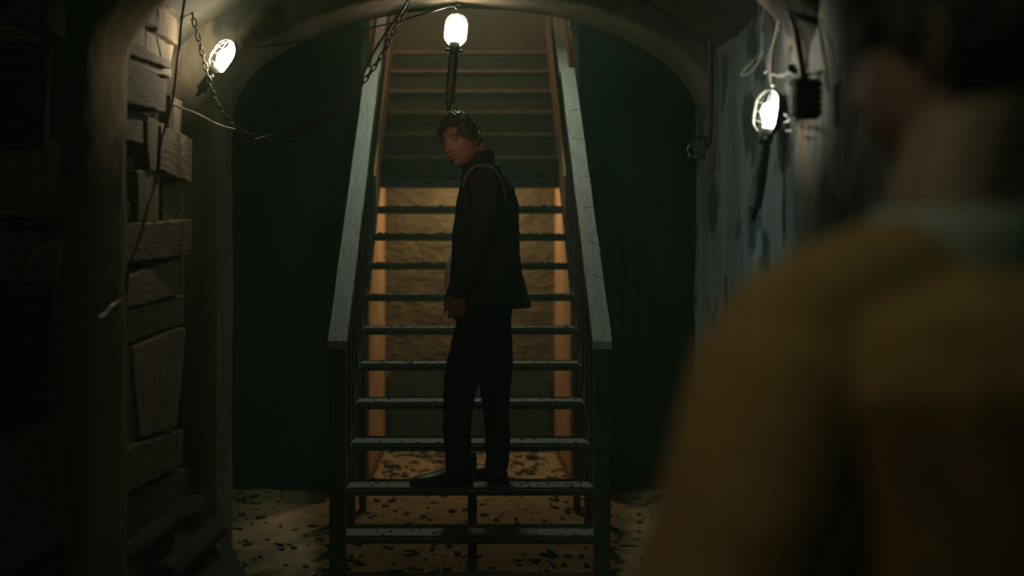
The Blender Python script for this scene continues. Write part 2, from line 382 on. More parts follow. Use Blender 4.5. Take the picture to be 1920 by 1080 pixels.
# darker planks on the near left wall, angled towards the camera
def nearboard(x0, x1, z0, z1, d, t, ang):
    me = MB().box((0,0,0), ((x1-x0)/2, t/2, (z1-z0)/2)).build('plank', M['darkplank'], wl, bevel=.006)
    me.location = ((x0+x1)/2, d, (z0+z1)/2); me.rotation_euler = (0, random.uniform(-.03,.03)+.05, ang); return me
zz = .05
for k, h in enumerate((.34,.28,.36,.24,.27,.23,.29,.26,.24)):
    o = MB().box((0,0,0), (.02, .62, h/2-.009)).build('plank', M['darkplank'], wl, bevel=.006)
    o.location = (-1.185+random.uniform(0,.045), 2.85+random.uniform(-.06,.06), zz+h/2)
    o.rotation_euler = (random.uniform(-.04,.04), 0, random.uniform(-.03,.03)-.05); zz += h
for z0, h, d in ((1.10,.30,3.42), (1.72,.26,3.38), (2.02,.22,3.40)):
    o = MB().box((0,0,0), (.11, .018, h/2)).build('plank', M['darkplank'], wl, bevel=.005)
    o.location = (-1.13, d-.3, z0+h/2); o.rotation_euler = (0, .06, .25)
# ------------------------------------------------------------------ staircase
RUN, RISE, I0 = .241, .1795, 23.5
D = lambda i: RUN*(i+I0)
Z = lambda i: RISE*i
st = thing('staircase', 'steep open wooden staircase with grey handrails, climbing away from the arch into the stairwell', 'staircase', (0, D(1), 0))
bpy.context.view_layer.update()
def part(mb, name, mt, parent=st, bevel=0, smooth=False, off=None):
    off = Vector(off if off is not None else parent.matrix_world.translation)
    mb.v = [tuple(Vector(v)-off) for v in mb.v]
    return mb.build(name, mt, parent, smooth, bevel)
tr0 = None
for i in range(1, 18):
    if tr0 is None or i == 12:
        mb = (MB().box((0, .135, -.02), (.60, .135, .02)) if i < 12 else MB().box((0, .135, -.012), (.60, .135, .012))); me = mb.mesh('tread')
        bm = bmesh.new(); bm.from_mesh(me); bmesh.ops.bevel(bm, geom=bm.edges[:], offset=(.011 if i < 12 else .006), segments=2, affect='EDGES'); bm.to_mesh(me); bm.free(); tr0 = me
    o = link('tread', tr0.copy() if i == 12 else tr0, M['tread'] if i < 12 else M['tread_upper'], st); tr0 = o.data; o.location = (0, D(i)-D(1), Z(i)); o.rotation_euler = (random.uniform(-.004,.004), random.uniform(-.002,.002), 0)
rz = MB().box((0,0,0), (.598, .010, (RISE-.026)/2)).mesh('riser')
for i in range(12, 18):
    o = link('riser', rz, M['riser'], st); o.location = (0, D(i)-D(1)+.035, Z(i)-.024-(RISE-.04)/2)
o = link('riser', rz, M['riser'], st); o.location = (0, D(18)-D(1)-.02, Z(17)-.11)
for s in (-1, 1):
    x = s*.618
    a = Vector((x, D(1)+.02, Z(1)-.04)); b = Vector((x, D(17)+.2, Z(17)+.08))
    # stringer as a sloped board with a plumb foot
    y0, y1 = D(1)-.01, D(17)+.23; sl = RISE/RUN
    prof = [(y0, 0), (y0, Z(1)+.03), (y1, Z(1)+.03+sl*(y1-y0)), (y1, Z(1)-.27+sl*(y1-y0)), (y0+.27/sl*.34, 0)]
    mb = MB(); vs = [(x-.017, y, z) for y, z in prof]+[(x+.017, y, z) for y, z in prof]; n = 5
    mb.add(vs, [tuple(range(n)), tuple(range(2*n-1, n-1, -1))]+[(i, (i+1)%n, n+(i+1)%n, n+i) for i in range(n)])
    part(mb, 'stringer', M['frame'], bevel=.003)
    # skirt board inside the well, lit warm
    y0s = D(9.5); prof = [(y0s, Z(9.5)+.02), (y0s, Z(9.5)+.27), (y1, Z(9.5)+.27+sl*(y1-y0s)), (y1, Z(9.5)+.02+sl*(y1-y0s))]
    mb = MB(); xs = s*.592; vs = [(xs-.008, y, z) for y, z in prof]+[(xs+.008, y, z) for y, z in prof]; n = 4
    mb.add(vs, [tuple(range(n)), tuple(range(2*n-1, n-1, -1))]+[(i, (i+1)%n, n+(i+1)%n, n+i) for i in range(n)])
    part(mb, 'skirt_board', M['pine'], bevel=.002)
    zr = lambda i: 1.146+(i-1)*RISE
    xr = s*.604
    # newel post at the bottom, lower rail, upper rail
    part(MB().box((xr, D(1)-.045, (zr(.9)-.05)/2), (.036, .036, (zr(.9)-.05)/2)), 'newel_post', M['frame'], bevel=.003)
    d0, i1 = D(1)-.085, 9.35
    zz = lambda d: 1.146+(d-D(1))*sl
    nseg = 14; ring = []
    for k in range(nseg+1):
        d = d0+(D(i1)-d0)*k/nseg; wv = .0437+random.uniform(-.0015,.0015); xo = random.uniform(-.0015,.0015)
        ring.append([(xr+xo-wv, d, zz(d)-.038), (xr+xo+wv, d, zz(d)-.038), (xr+xo+wv, d, zz(d)), (xr+xo-wv, d, zz(d))])
    part(MB().loft(ring), 'handrail', M['rail'], bevel=.002)
    d2, d3 = D(i1)-.02, D(17)+.1; xr2 = s*.585
    part(MB().loft([[(xr2-.030, d, zz(d)-.06), (xr2+.030, d, zz(d)-.06), (xr2+.030, d, zz(d)-.015), (xr2-.030, d, zz(d)-.015)] for d in (d2, d3)]), 'upper_handrail', M['rail'], bevel=.002)
    for k in range(9):
        d = D(1.9+k*.9); zb = Z(1)+sl*(d-D(1))-.02; zt = zz(d)-.038
        part(MB().box((xr, d, (zb+zt)/2), (.014, .019, (zt-zb)/2)), 'baluster', M['frame'], bevel=.002)
    for dd in (D(4.2), D(7.2)):
        zt = Z(1)+sl*(dd-D(1))-.26
        part(MB().box((x, dd, zt/2), (.019, .045, zt/2)), 'support_leg', M['frame'], bevel=.003)
part(MB().box((.012, D(3)+.02, (Z(3)-.04)/2), (.022, .045, (Z(3)-.04)/2)), 'centre_post', M['frame'], bevel=.003)
part(MB().loft([[(.012-.02, d, RISE/RUN*(d-D(0))-.30), (.012+.02, d, RISE/RUN*(d-D(0))-.30), (.012+.02, d, RISE/RUN*(d-D(0))-.23), (.012-.02, d, RISE/RUN*(d-D(0))-.23)] for d in (D(1.9), D(3.2))]), 'centre_bearer', M['frame'])
# cracks across the right handrail
for py, w_, tl in ((158,.020,.02),(204,.030,-.05),(262,.040,.04),(333,.018,.05),(387,.030,-.03),(458,.026,.06),(522,.024,.05)):
    lo_, hi_ = 5.85, 7.95
    for _ in range(40):
        md_ = (lo_+hi_)/2
        if CY-(zz(md_)-EYE)*FPX/md_ > py: lo_ = md_
        else: hi_ = md_
    d = md_; part(MB().bar((.604+.035-w_*2*random.uniform(.7,1), d+tl*.4, zz(d+tl*.4)+.0002), (.604+.040, d, zz(d)+.0002), .004, .0012), 'crack', M['rubber'])
# nail heads in the bottom ends of the handrails
for px, py in ((628,590),(628,601),(1133,592),(1131,601)):
    d = D(1)-.06+ (601-py)*.004; z = zz(d)
    part(MB().ellip((((px-CX)*d/FPX), d, z+.0005), (.004,.004,.0015), nu=8, nv=4), 'nail_head', M['rubber'])

# ------------------------------------------------------------------ work lamps
def lamp(name, label, Mx, bulbmat, knobs=True, handle_len=.19, cage_open=0):
    t = thing(name, label, 'lamp', M=Mx, group='caged work lamps on the tunnel arches')
    R, H = .046, .138
    def prof(k):   # k 0..1 along capsule -> (r, z)
        z = H*k
        if k < .28: r = R*(.45+.55*math.sin(k/.28*PI/2))
        elif k > .62: r = R*math.sqrt(max(0, 1-((k-.62)/.38)**2))
        else: r = R
        return max(r, .002), z
    ks = [j/22 for j in range(23)]
    def shell(rs, nm, mt, par):
        pts = [[Vector((prof(k)[0]*rs*math.cos(a), prof(k)[0]*rs*math.sin(a)*.9, prof(k)[1]*(rs if k > .5 else 1))) for a in [(.08+.84*j/16)*PI for j in range(17)]] for k in ks]
        return MB().grid(pts).build(nm, mt, par, True)
    sh = shell(1.0, 'reflector', M['reflector'], t); shell(1.035, 'back_shell', M['shell'], sh)
    mb = MB()
    for a in (-.5*PI, -.28*PI, -.72*PI, 0.0, -PI):
        mb.tube([Vector((prof(k)[0]*1.06*math.cos(a), prof(k)[0]*1.06*math.sin(a), prof(k)[1]*1.03)) for k in ks], .0013, 6)
    for k in (.30, .52, .72):
        r, z = prof(k); mb.tube([Vector((r*1.07*math.cos(a), r*1.07*math.sin(a), z*1.03)) for a in [-PI*j/14 for j in range(15)]], .0013, 6)
    mb.build('wire_cage', M['steel'], t, True)
    mb = MB().tube([(0,0,z) for z in (.012,.03,.045,.058,.072,.086,.096,.103)], [.013,.014,.018,.024,.027,.024,.016,.004], 16)
    mb.build('bulb', bulbmat, t, True)
    MB().tube([(0,0,-.03),(0,0,-.012),(0,0,.012),(0,0,.02)], [.020,.023,.022,.016], 16).build('socket', M['shell'], t, True)
    MB().tube([(0,0,-.03),(0,0,-.05),(0,0,-.05-handle_len*.5),(0,0,-.04-handle_len),(0,0,-.045-handle_len)], [.017,.019,.0205,.019,.024], 14).build('handle', M['rubber'], t, True)
    MB().tube([(0,0,-.045-handle_len),(0,0,-.06-handle_len),(0,0,-.085-handle_len)], [.012,.010,.006], 10).build('cable_grip', M['cable'], t, True)
    MB().tube([(0,0,.138),(0,0,.152),(-.006,0,.160),(-.012,0,.168),(-.008,0,.178),(.002,0,.180),(.006,0,.172)], .0022, 6).build('hook', M['steel'], t, True)
    for s in (-1,1): MB().tube([(s*.012,-.006,-.016),(s*.032,-.010,-.018),(s*.034,-.010,-.026)], [.006,.007,.006], 8).build('cage_clamp', M['shell'], t, True)
    return t
def frame(o, zdir, opening):
    z = Vector(zdir).normalized(); y = -Vector(opening); y = (y-z*y.dot(z)).normalized(); x = y.cross(z)
    m = Matrix((x, y, z)).transposed().to_4x4(); m.translation = o; return m
dH = 5.42
lamp('work_lamp', 'lit caged work lamp hanging upright from the crown of the far arch', frame(P(852,87,dH), (P(858,22,dH)-P(852,87,dH)), (.12,-1,.38)), M['bulb'])
dL = 5.02
lamp('work_lamp', 'lit caged work lamp tilted over on the left shoulder of the far arch', frame(P(404,130,dL), (P(449,80,dL)-P(404,130,dL))+Vector((0,-.07,0)), (-.8,-.8,.35)), M['bulb_left'], handle_len=.06)
dR = 4.02
lamp('work_lamp', 'lit caged work lamp hanging on the right tunnel wall beside the black box', frame(P(1437,252,dR), (P(1450,165,dR)-P(1437,252,dR)), (-1,-.05,0)), M['bulb_side'])
# ------------------------------------------------------------------ chain
chp = [P(*q) for q in [(352,-12,4.95),(364,40,4.95),(378,95,4.95),(392,150,4.95),(408,195,4.95),(432,228,4.95),(462,250,4.95),(500,260,4.96),(545,255,4.98),(590,238,5.0),(635,206,5.02),(672,165,5.04),(700,128,5.06),(722,92,5.08),(738,58,5.1),(756,25,5.12),(775,-12,5.14)]]
path = crom(chp, 24); Ls = [0]
for a, b in zip(path, path[1:]): Ls.append(Ls[-1]+(b-a).length)
ch = thing('chain', 'rusty iron chain looped in a deep sag beneath the tunnel arch', 'chain', path[0])
def link_mesh():
    r, hl, hw = .0031, .0120, .0078; pts = []
    for k in range(16):
        a = 2*PI*k/16; y = hw*math.cos(a); x = hw*math.sin(a)+(hl if math.sin(a) >= 0 else -hl)*.85
        pts.append((x, y, 0))
    return MB().tube(pts, r, 6, closed=True).mesh('chain_link')
lm = link_mesh(); s = .0; k = 0; pitch = .0290
while s < Ls[-1]-.01 and k < 299:
    j = max(0, np.searchsorted(Ls, s)-1); j = min(j, len(path)-2)
    t = (s-Ls[j])/max(1e-6, Ls[j+1]-Ls[j]); p = path[j].lerp(path[j+1], t); dirv = (path[j+1]-path[j]).normalized()
    side = dirv.cross(Vector((0,1,0))).normalized(); nrm = side.cross(dirv)
    ang = (PI/2 if k % 2 else 0)+random.uniform(-.25,.25)+.35
    y = side*math.cos(ang)+nrm*math.sin(ang); z = dirv.cross(y)
    m = Matrix((dirv, y, z)).transposed().to_4x4(); m.translation = p-path[0]
    o = link('chain_link', lm, M['chain'], ch, k == 0); o.matrix_local = m
    s += pitch; k += 1
print('links', k)
# ------------------------------------------------------------------ cables
def cable(label, pts, r, mt, n=8, cat='cable', name='cable'):
    p = crom([P(*q) for q in pts], n); o = p[0].copy()
    ob = MB().tube([q-o for q in p], r, 8).build(name, mt, None, True); ob.location = o
    return tag(ob, label, cat)
cable('thin dark cable strung from the tilted lamp to the hanging lamp', [(452,71,5.0),(460,80,5.02),(472,88,5.05),(490,88,5.1),(560,78,5.15),(640,63,5.17),(700,51,5.17),(760,36,5.17),(810,21,5.2),(838,13,5.3),(850,12,5.38),(856,17,5.41)], .0036, M['cable_mid'])
cable('black cable sagging alongside the chain under the arch', [(770,-10,5.1),(755,18,5.08),(728,55,5.06),(704,92,5.04),(690,118,5.03),(678,142,5.02),(655,165,5.0),(625,190,4.98),(602,212,4.97),(585,230,4.96),(562,240,4.95),(530,246,4.95),(505,255,4.94),(478,262,4.94)], .0045, M['cable'])
cable('short pale cable running from the planks to the chain', [(322,194,4.90),(340,203,4.91),(358,209,4.91),(378,218,4.91),(400,230,4.92),(420,238,4.92),(441,243,4.93)], .0045, M['cable_grey'])
cable('long dark cable hanging down over the left planks', [(348,-12,4.503),(340,40,4.436),(337,80,4.412),(331,125,4.364),(327,165,4.332),(323,190,4.301),(313,230,4.225),(301,270,4.138),(297,310,4.110),(289,352,4.054),(276,392,3.967),(266,432,3.902),(254,470,3.828),(243,500,3.762),(237,530,3.727),(236,552,3.721),(222,566,3.642),(208,575,3.566),(196,590,3.504),(183,596,3.438)], .0045, M['cable'])
cable('faint wire loop sticking out of the near left wall', [(43,520,3.22),(55,492,3.22),(75,466,3.25),(98,456,3.28),(112,458,3.3),(110,490,3.3),(102,540,3.3),(96,610,3.3),(93,680,3.3)], .0032, M['cable_grey'], name='wire')
cable('pale looped wire hanging from the rib left of the bright side lamp', [(1433,-12,4.109),(1431,30,4.124),(1429,60,4.139),(1430,85,4.131),(1428,100,4.146),(1415,112,4.247),(1398,128,4.300),(1390,140,4.300),(1400,139,4.300),(1413,130,4.263),(1424,110,4.177),(1429,85,4.139),(1431,60,4.124),(1426,30,4.161),(1424,-12,4.177)], .0050, M['cable_grey'], name='wire')
cable('pale cord from the rib down to the top of the side lamp', [(1470,-12,3.810),(1464,20,3.849),(1461,48,3.869),(1453,80,3.923),(1448,110,3.958),(1447,140,3.965),(1449,160,3.951)], .0085, M['cable_grey'])
cable('thin pale strand looping beside the cord above the side lamp', [(1462,52,3.862),(1450,82,3.944),(1441,105,4.007),(1440,125,4.014),(1445,138,3.979),(1458,142,3.889),(1470,140,3.810)], .0040, M['cable_grey'], name='wire')
cable('thick dark cable coming down the rib into the black box', [(1462,-12,3.862),(1472,8,3.797),(1483,30,3.688),(1492,60,3.633),(1497,90,3.604),(1502,120,3.575),(1507,158,3.546)], .0110, M['cable'])
cable('thin black wire splayed right of the thick box cable', [(1480,14,3.746),(1492,35,3.633),(1500,55,3.586),(1508,75,3.541),(1514,100,3.507),(1511,130,3.524)], .003, M['cable'], name='wire')
cable('black wire loop joining the side lamp to the box', [(1468,142,3.823),(1478,134,3.759),(1490,126,3.645),(1500,128,3.586),(1498,140,3.598),(1486,152,3.669),(1482,161,3.694),(1492,162,3.633),(1502,150,3.575)], .0035, M['cable'], name='wire')
cable('tangled black wire ends dangling below the black box', [(1472,214,3.797),(1482,224,3.694),(1496,233,3.610),(1504,236,3.563),(1500,226,3.586),(1488,226,3.657),(1474,229,3.784),(1470,236,3.810),(1476,246,3.771),(1488,244,3.657)], .0028, M['cable'], name='wire')
# connector at the wire end, tied bundle at the top of the rib
def blob(name, label, cat, c, r, mt, rot=0):
    o = MB().ellip((0,0,0), r, nu=14, nv=8).build(name, mt, None, True); o.location = c; o.rotation_euler = (0, rot, 0); return tag(o, label, cat)
blob('cable_knot', 'dark taped knot of cable at the top of the right rib', 'cable knot', P(1467,6,3.829), (.024,.02,.018), M['cable'])
blob('cable_knot', 'dark taped knot of wire just left of the black box top', 'cable knot', P(1488,130,3.657), (.022,.014,.013), M['cable'], .4)
# white clip at the cord
o = MB().tube([(-.008,0,-.006),(.008,0,.006)], .0035, 8).build('clip', M['reflector'], None, True); o.location = P(1437,134,4.079); tag(o, 'small white clip on the cord above the side lamp', 'clip')
# black transformer box
bx = thing('junction_box', 'black ribbed box hanging on its cable right of the side lamp', 'box', P(1513,186,3.47))
MB().box((0,0,0), (.034, .026, .054)).build('housing', M['rubber'], bx, bevel=.008)
for k in range(5): 
    o = MB().box((0,0,-.036+.018*k), (.036,.028,.0035)).build('rib', M['rubber'], bx)
MB().tube([(-.008,0,.052),(-.010,0,.072)], [.013,.010], 10).build('cable_gland', M['cable'], bx, True)
# pipe + switch on the right jamb
pp = [P(1334,-15,5.10), P(1334,60,5.10), P(1333,150,5.10), P(1332,220,5.10), P(1330,255,5.10), P(1326,272,5.10), P(1318,279,5.10)]
p = crom(pp, 6); o = MB().tube([q-p[0] for q in p], .0125, 10).build('conduit_pipe', M['shell'], None, True); o.location = p[0]
tag(o, 'black conduit pipe running down the right edge of the far arch', 'pipe')
sw = thing('switch_box', 'old black metal switch box at the end of the conduit pipe', 'switch', P(1313,278,5.10))
MB().box((0,0,0), (.020,.018,.042)).build('housing', M['shell'], sw, bevel=.004)
MB().box((-.004,0,.044), (.024,.022,.003)).build('lid', M['chain'], sw, bevel=.001)
MB().tube([(-.024,-.004,.014-.026+.026*0)]+[(-.030-.022*math.sin(a), -.004, -.008+.026*math.cos(a)) for a in [PI*j/8 for j in range(9)]], .0025, 6).build('lever', M['steel'], sw, True)
for zc in (.022,-.004,-.034): MB().ellip((-.018,-.016,zc), (.004,.004,.004), nu=8, nv=6).build('screw', M['steel'], sw, True)

# ------------------------------------------------------------------ debris
def rock_mesh(seed, flat=.6):
    rnd = random.Random(seed); bm = bmesh.new(); bmesh.ops.create_icosphere(bm, subdivisions=1, radius=1)
    for v in bm.verts: v.co *= rnd.uniform(.65, 1.2); v.co.z *= flat
    me = bpy.data.meshes.new('clod'); bm.to_mesh(me); bm.free(); return me
mb = MB(); rnd = random.Random(3)
tmp = [rock_mesh(k, .55) for k in range(6)]
def scatter(mb, n, xr_, yr_, rng, zfun=None):
    for _ in range(n):
        x = rnd.uniform(*xr_); y = rnd.uniform(*yr_); s = rng[0]+(rng[1]-rng[0])*rnd.random()**3
        me = rnd.choice(tmp); a = rnd.uniform(0, 2*PI); e = rnd.uniform(1, 2.2)
        z = (zfun(x, y) if zfun else 0)+s*.2
        mb.add([(x+(v.co.x*e*math.cos(a)-v.co.y*math.sin(a))*s, y+(v.co.x*e*math.sin(a)+v.co.y*math.cos(a))*s, z+v.co.z*s) for v in me.vertices], [tuple(p.vertices) for p in me.polygons])
scatter(mb, 1500, (-1.6, 1.2), (5.75, 9.7), (.003, .024))
scatter(mb, 500, (-.6, .6), (8.2, 9.7), (.003, .024))
tag(mb.build('gravel', M['dirt']), 'dark crumbs and grit scattered over the sandy floor around the stairs', 'debris', kind='stuff')
mb = MB()
for i in range(1, 18):
    k = 46 if i < 12 else 14
    for _ in range(k):
        x = rnd.uniform(-.56,.56); y = D(i)+(rnd.random()**1.6)*.2+.012; s = rnd.uniform(.003,.010)*(1.3 if 8 <= i <= 11 else .8)
        me = rnd.choice(tmp)
        mb.add([(x+v.co.x*s*1.4, y+v.co.y*s, Z(i)+s*.35+v.co.z*s) for v in me.vertices], [tuple(p.vertices) for p in me.polygons])
tag(mb.build('dirt', M['dirt']), 'dirt and grit lying along the stair treads', 'debris', kind='stuff')
def clod(label, c, s, sc3=(1,1,1), nm='clod', mt=None):
    o = link(nm, rock_mesh(rnd.randint(0,9999), .7), mt or M['dirt']); o.location = c; o.scale = [s*q for q in sc3]; return tag(o, label, 'stone')
yy = EYE*FPX/(862-CY)
clod('largest dark clod on the sandy floor, seen between the second and third treads', (( 998-CX)*yy/FPX, yy, .02), .042, (1.3,1,.8))
clod('dark pebble at the right end of the second tread', P(1088,911,6.22)*1 , .009, nm='pebble', mt=M['chain'])
clod('smaller dark pebble beside another near the right end of the second tread', P(1066,913,6.21), .007, nm='pebble', mt=M['chain'])

# ------------------------------------------------------------------ rolls on the left, low
ledge = MB().add([(-1.23,3.98,0),(-.78,3.98,0),(-.80,5.14,0),(-1.23,5.14,0),(-1.23,3.98,.38),(-.95,3.98,.31),(-.97,5.12,.34),(-1.23,5.12,.40)], [(0,3,2,1),(4,5,6,7),(0,1,5,4),(1,2,6,5),(2,3,7,6),(3,0,4,7)])
lo = ledge.build('rubble_bank', M['ceiling']); tag(lo, 'dark sloping bank of earth along the foot of the left wall', 'bank')
def roll(label, a, b, r, seed):
    a = Vector(a); b = Vector(b); rn = random.Random(seed)
    t = thing('wrapped_log', label, 'log', a, group='wrapped logs at the foot of the left wall')
    n = 16; pts = [(b-a)*(k/n)+Vector((0,0,rn.uniform(-.004,.004))) for k in range(n+1)]
    MB().tube(pts, [r*(1+rn.uniform(-.07,.07)) for _ in range(n+1)], 14).build('wrapped_core', M['log'], t, True)
    d = (b-a).normalized(); mb = MB()
    for _ in range(90):
        k = rn.random()**.5; base = (b-a)*(.45+.55*k); an = rn.uniform(0, 2*PI)
        rad = Vector((math.cos(an), 0, math.sin(an))); p0 = base+rad*r*.95
        p1 = p0+rad*rn.uniform(.01,.03)+d*rn.uniform(.01,.05); p2 = p1+d*rn.uniform(-.01,.04)+Vector((rn.uniform(-.01,.01),0,rn.uniform(-.02,.01)))
        mb.tube([p0,p1,p2], [.0016,.0012,.0005], 4)
    mb.build('frayed_straw', M['straw'], t); return t
roll('upper straw-wrapped log with a frayed end, lying along the left wall', P(215,1052,4.05)+Vector((0,0,0)), P(368,945,4.92), .040, 1)
roll('lower wrapped log in front of the frayed one, lying along the left wall', P(300,1085,4.2), P(405,992,4.95), .045, 2)
# wooden peg in the planks
o = MB().tube([(0,0,0),(0,0,.05),(0,0,.058)], [.012,.011,.006], 10).build('peg', M['pine'], None, True); o.location = P(237,412,4.24)
tag(o, 'short pale wooden peg standing on a plank edge in the left wall', 'peg')

# ------------------------------------------------------------------ people
def head_mesh(mb, Mh, k=1.0, male=True):
    nu, nv = 110, 96; v = []; f = []
    g = lambda a, s: math.exp(-(a/s)**2)
    for i in range(nv+1):
        th = PI*i/nv
        for j in range(nu):
            ph = 2*PI*j/nu
            dx, dy, dz = math.sin(th)*math.cos(ph), math.sin(th)*math.sin(ph), math.cos(th)
            sx = .074; sy = .090 if dy < 0 else .104; szz = .118 if dz > 0 else .120
            x, y, z = sx*dx, sy*dy, szz*dz
            # squarer section low down, then jaw taper
            if z < -.01:
                t = min(1, (-.01-z)/.11)
                if dy > 0: y *= 1-.75*t
                q = math.sqrt(max(0, 1-min(1, (z/.128))**2)); base = math.sin(th)
                infl = 1+.38*t*(1-t*.35)
                x *= infl*(1-.22*t); 
                if dy < 0: y *= 1+.42*t*(1-.15*t)
            if dy < 0:
                ax = abs(x)
                y -= .006*g(z-.026,.011)*g(ax-.024,.028)                 # brow
                y += .012*g(ax-.031,.017)*g(z-.006,.013)                 # socket
                tt = (.012-z)/.050
                if -.25 < tt < 1.25:
                    h = .006+.020*max(0,min(1,tt)); wdt = .0085+.0045*max(0,min(1,tt))
                    e = 1 if tt < 1 else g(tt-1,.12)
                    e *= 1 if tt > 0 else g(tt,.2)
                    y -= h*g(x,wdt)*e
                y -= .009*g(ax-.013,.007)*g(z+.036,.008)                 # nostril wings
                y -= .004*g(x,.022)*g(z+.064,.0055)+.0045*g(x,.018)*g(z+.076,.006)   # lips
                y += .004*g(x,.022)*g(z+.0695,.0025)+.004*g(x,.02)*g(z+.088,.006)
                y -= .008*g(x,.022)*g(z+.107,.014)
                x += math.copysign(.005*g(ax-.056,.02)*g(z+.012,.018), x)
            v.append(Mh @ (Vector((x, y, z))*k))
    for i in range(nv):
        for j in range(nu):
            f.append((i*nu+j, (i+1)*nu+j, (i+1)*nu+(j+1)%nu, i*nu+(j+1)%nu))
    mb.add(v, f)
    for s_ in (-1, 1):   # ears
        R = Matrix.Rotation(s_*-.35, 3, 'Z') @ Matrix.Rotation(-.18, 3, 'X')
        pts = []
        for q in range(11):
            a = -2.3+q*4.2/10
            pts.append(Mh @ (Vector((s_*.077, .016, -.004)) + R @ Vector((s_*.006, .015*math.cos(a+.0)+.003, .027*math.sin(a)-.0)))*1 if False else Mh @ ((Vector((s_*.078, .016, -.004)) + R @ Vector((s_*.005, .015*math.cos(a), .028*math.sin(a))))*k))
        mb.tube(pts, [.0045*k]*11, 8)
        mb.ellip(Mh @ (Vector((s_*.075, .012, -.006))*k), (.006*k,.012*k,.022*k), (Mh.to_3x3() @ R))
def face_parts(Mh, k, parent, skin, gaze=(0,0)):
    R3 = Mh.to_3x3()
    inv = parent.matrix_world.inverted()
    for s_ in (-1, 1):
        c = Vector((s_*.031, -.071, .006))
        mb = MB().ellip(Mh @ (c*k), (.0115*k,)*3, nu=16, nv=12); mb.v = [tuple(inv @ Vector(q)) for q in mb.v]
        e = mb.build('eye', M['eye'], parent, True)
        mb = MB().ellip(Mh @ ((c+Vector((gaze[0],-.0095,gaze[1])))*k), (.0052*k,.003*k,.0052*k), R3, nu=12, nv=8); mb.v = [tuple(inv @ Vector(q)) for q in mb.v]
        mb.build('iris', M['iris'], e, True)
        mb = MB()   # eyebrow
        mb.tube([Mh @ (Vector((s_*(.014+.011*q), -.088+.0016*q*q+.001, .0275+.003*math.sin(q*.9)))*k) for q in range(5)], [.0025*k,.0036*k,.0036*k,.003*k,.001*k], 6)
        mb.v = [tuple(inv @ Vector(q)) for q in mb.v]; mb.build('eyebrow', M['hair'], parent, True)
        mb = MB(); mb.tube([Mh @ ((c+Vector((-.0135+.0045*q, -.0095-.0028*math.sin(q/6*PI), .0035+.0040*math.sin(q/6*PI))))*k) for q in range(7)], [.0014*k,.0026*k,.003*k,.003*k,.003*k,.0026*k,.0012*k], 6)
        mb.v = [tuple(inv @ Vector(q)) for q in mb.v]; mb.build('eyelid', skin, parent, True)
    mb = MB(); mb.tube([Mh @ (Vector((-.021+.0052*q, -.1115+abs(q-4)**2*.0010, -.0640+(.0012 if q in (3,5) else 0)))*k) for q in range(9)], [.0008*k]+[.0028*k]*7+[.0008*k], 8)
    mb.tube([Mh @ (Vector((-.019+.00475*q, -.1105+abs(q-4)**2*.0010, -.0755))*k) for q in range(9)], [.0008*k]+[.0034*k]*7+[.0008*k], 8)
    mb.v = [tuple(inv @ Vector(q)) for q in mb.v]; mb.build('lips', M['lip'], parent, True)
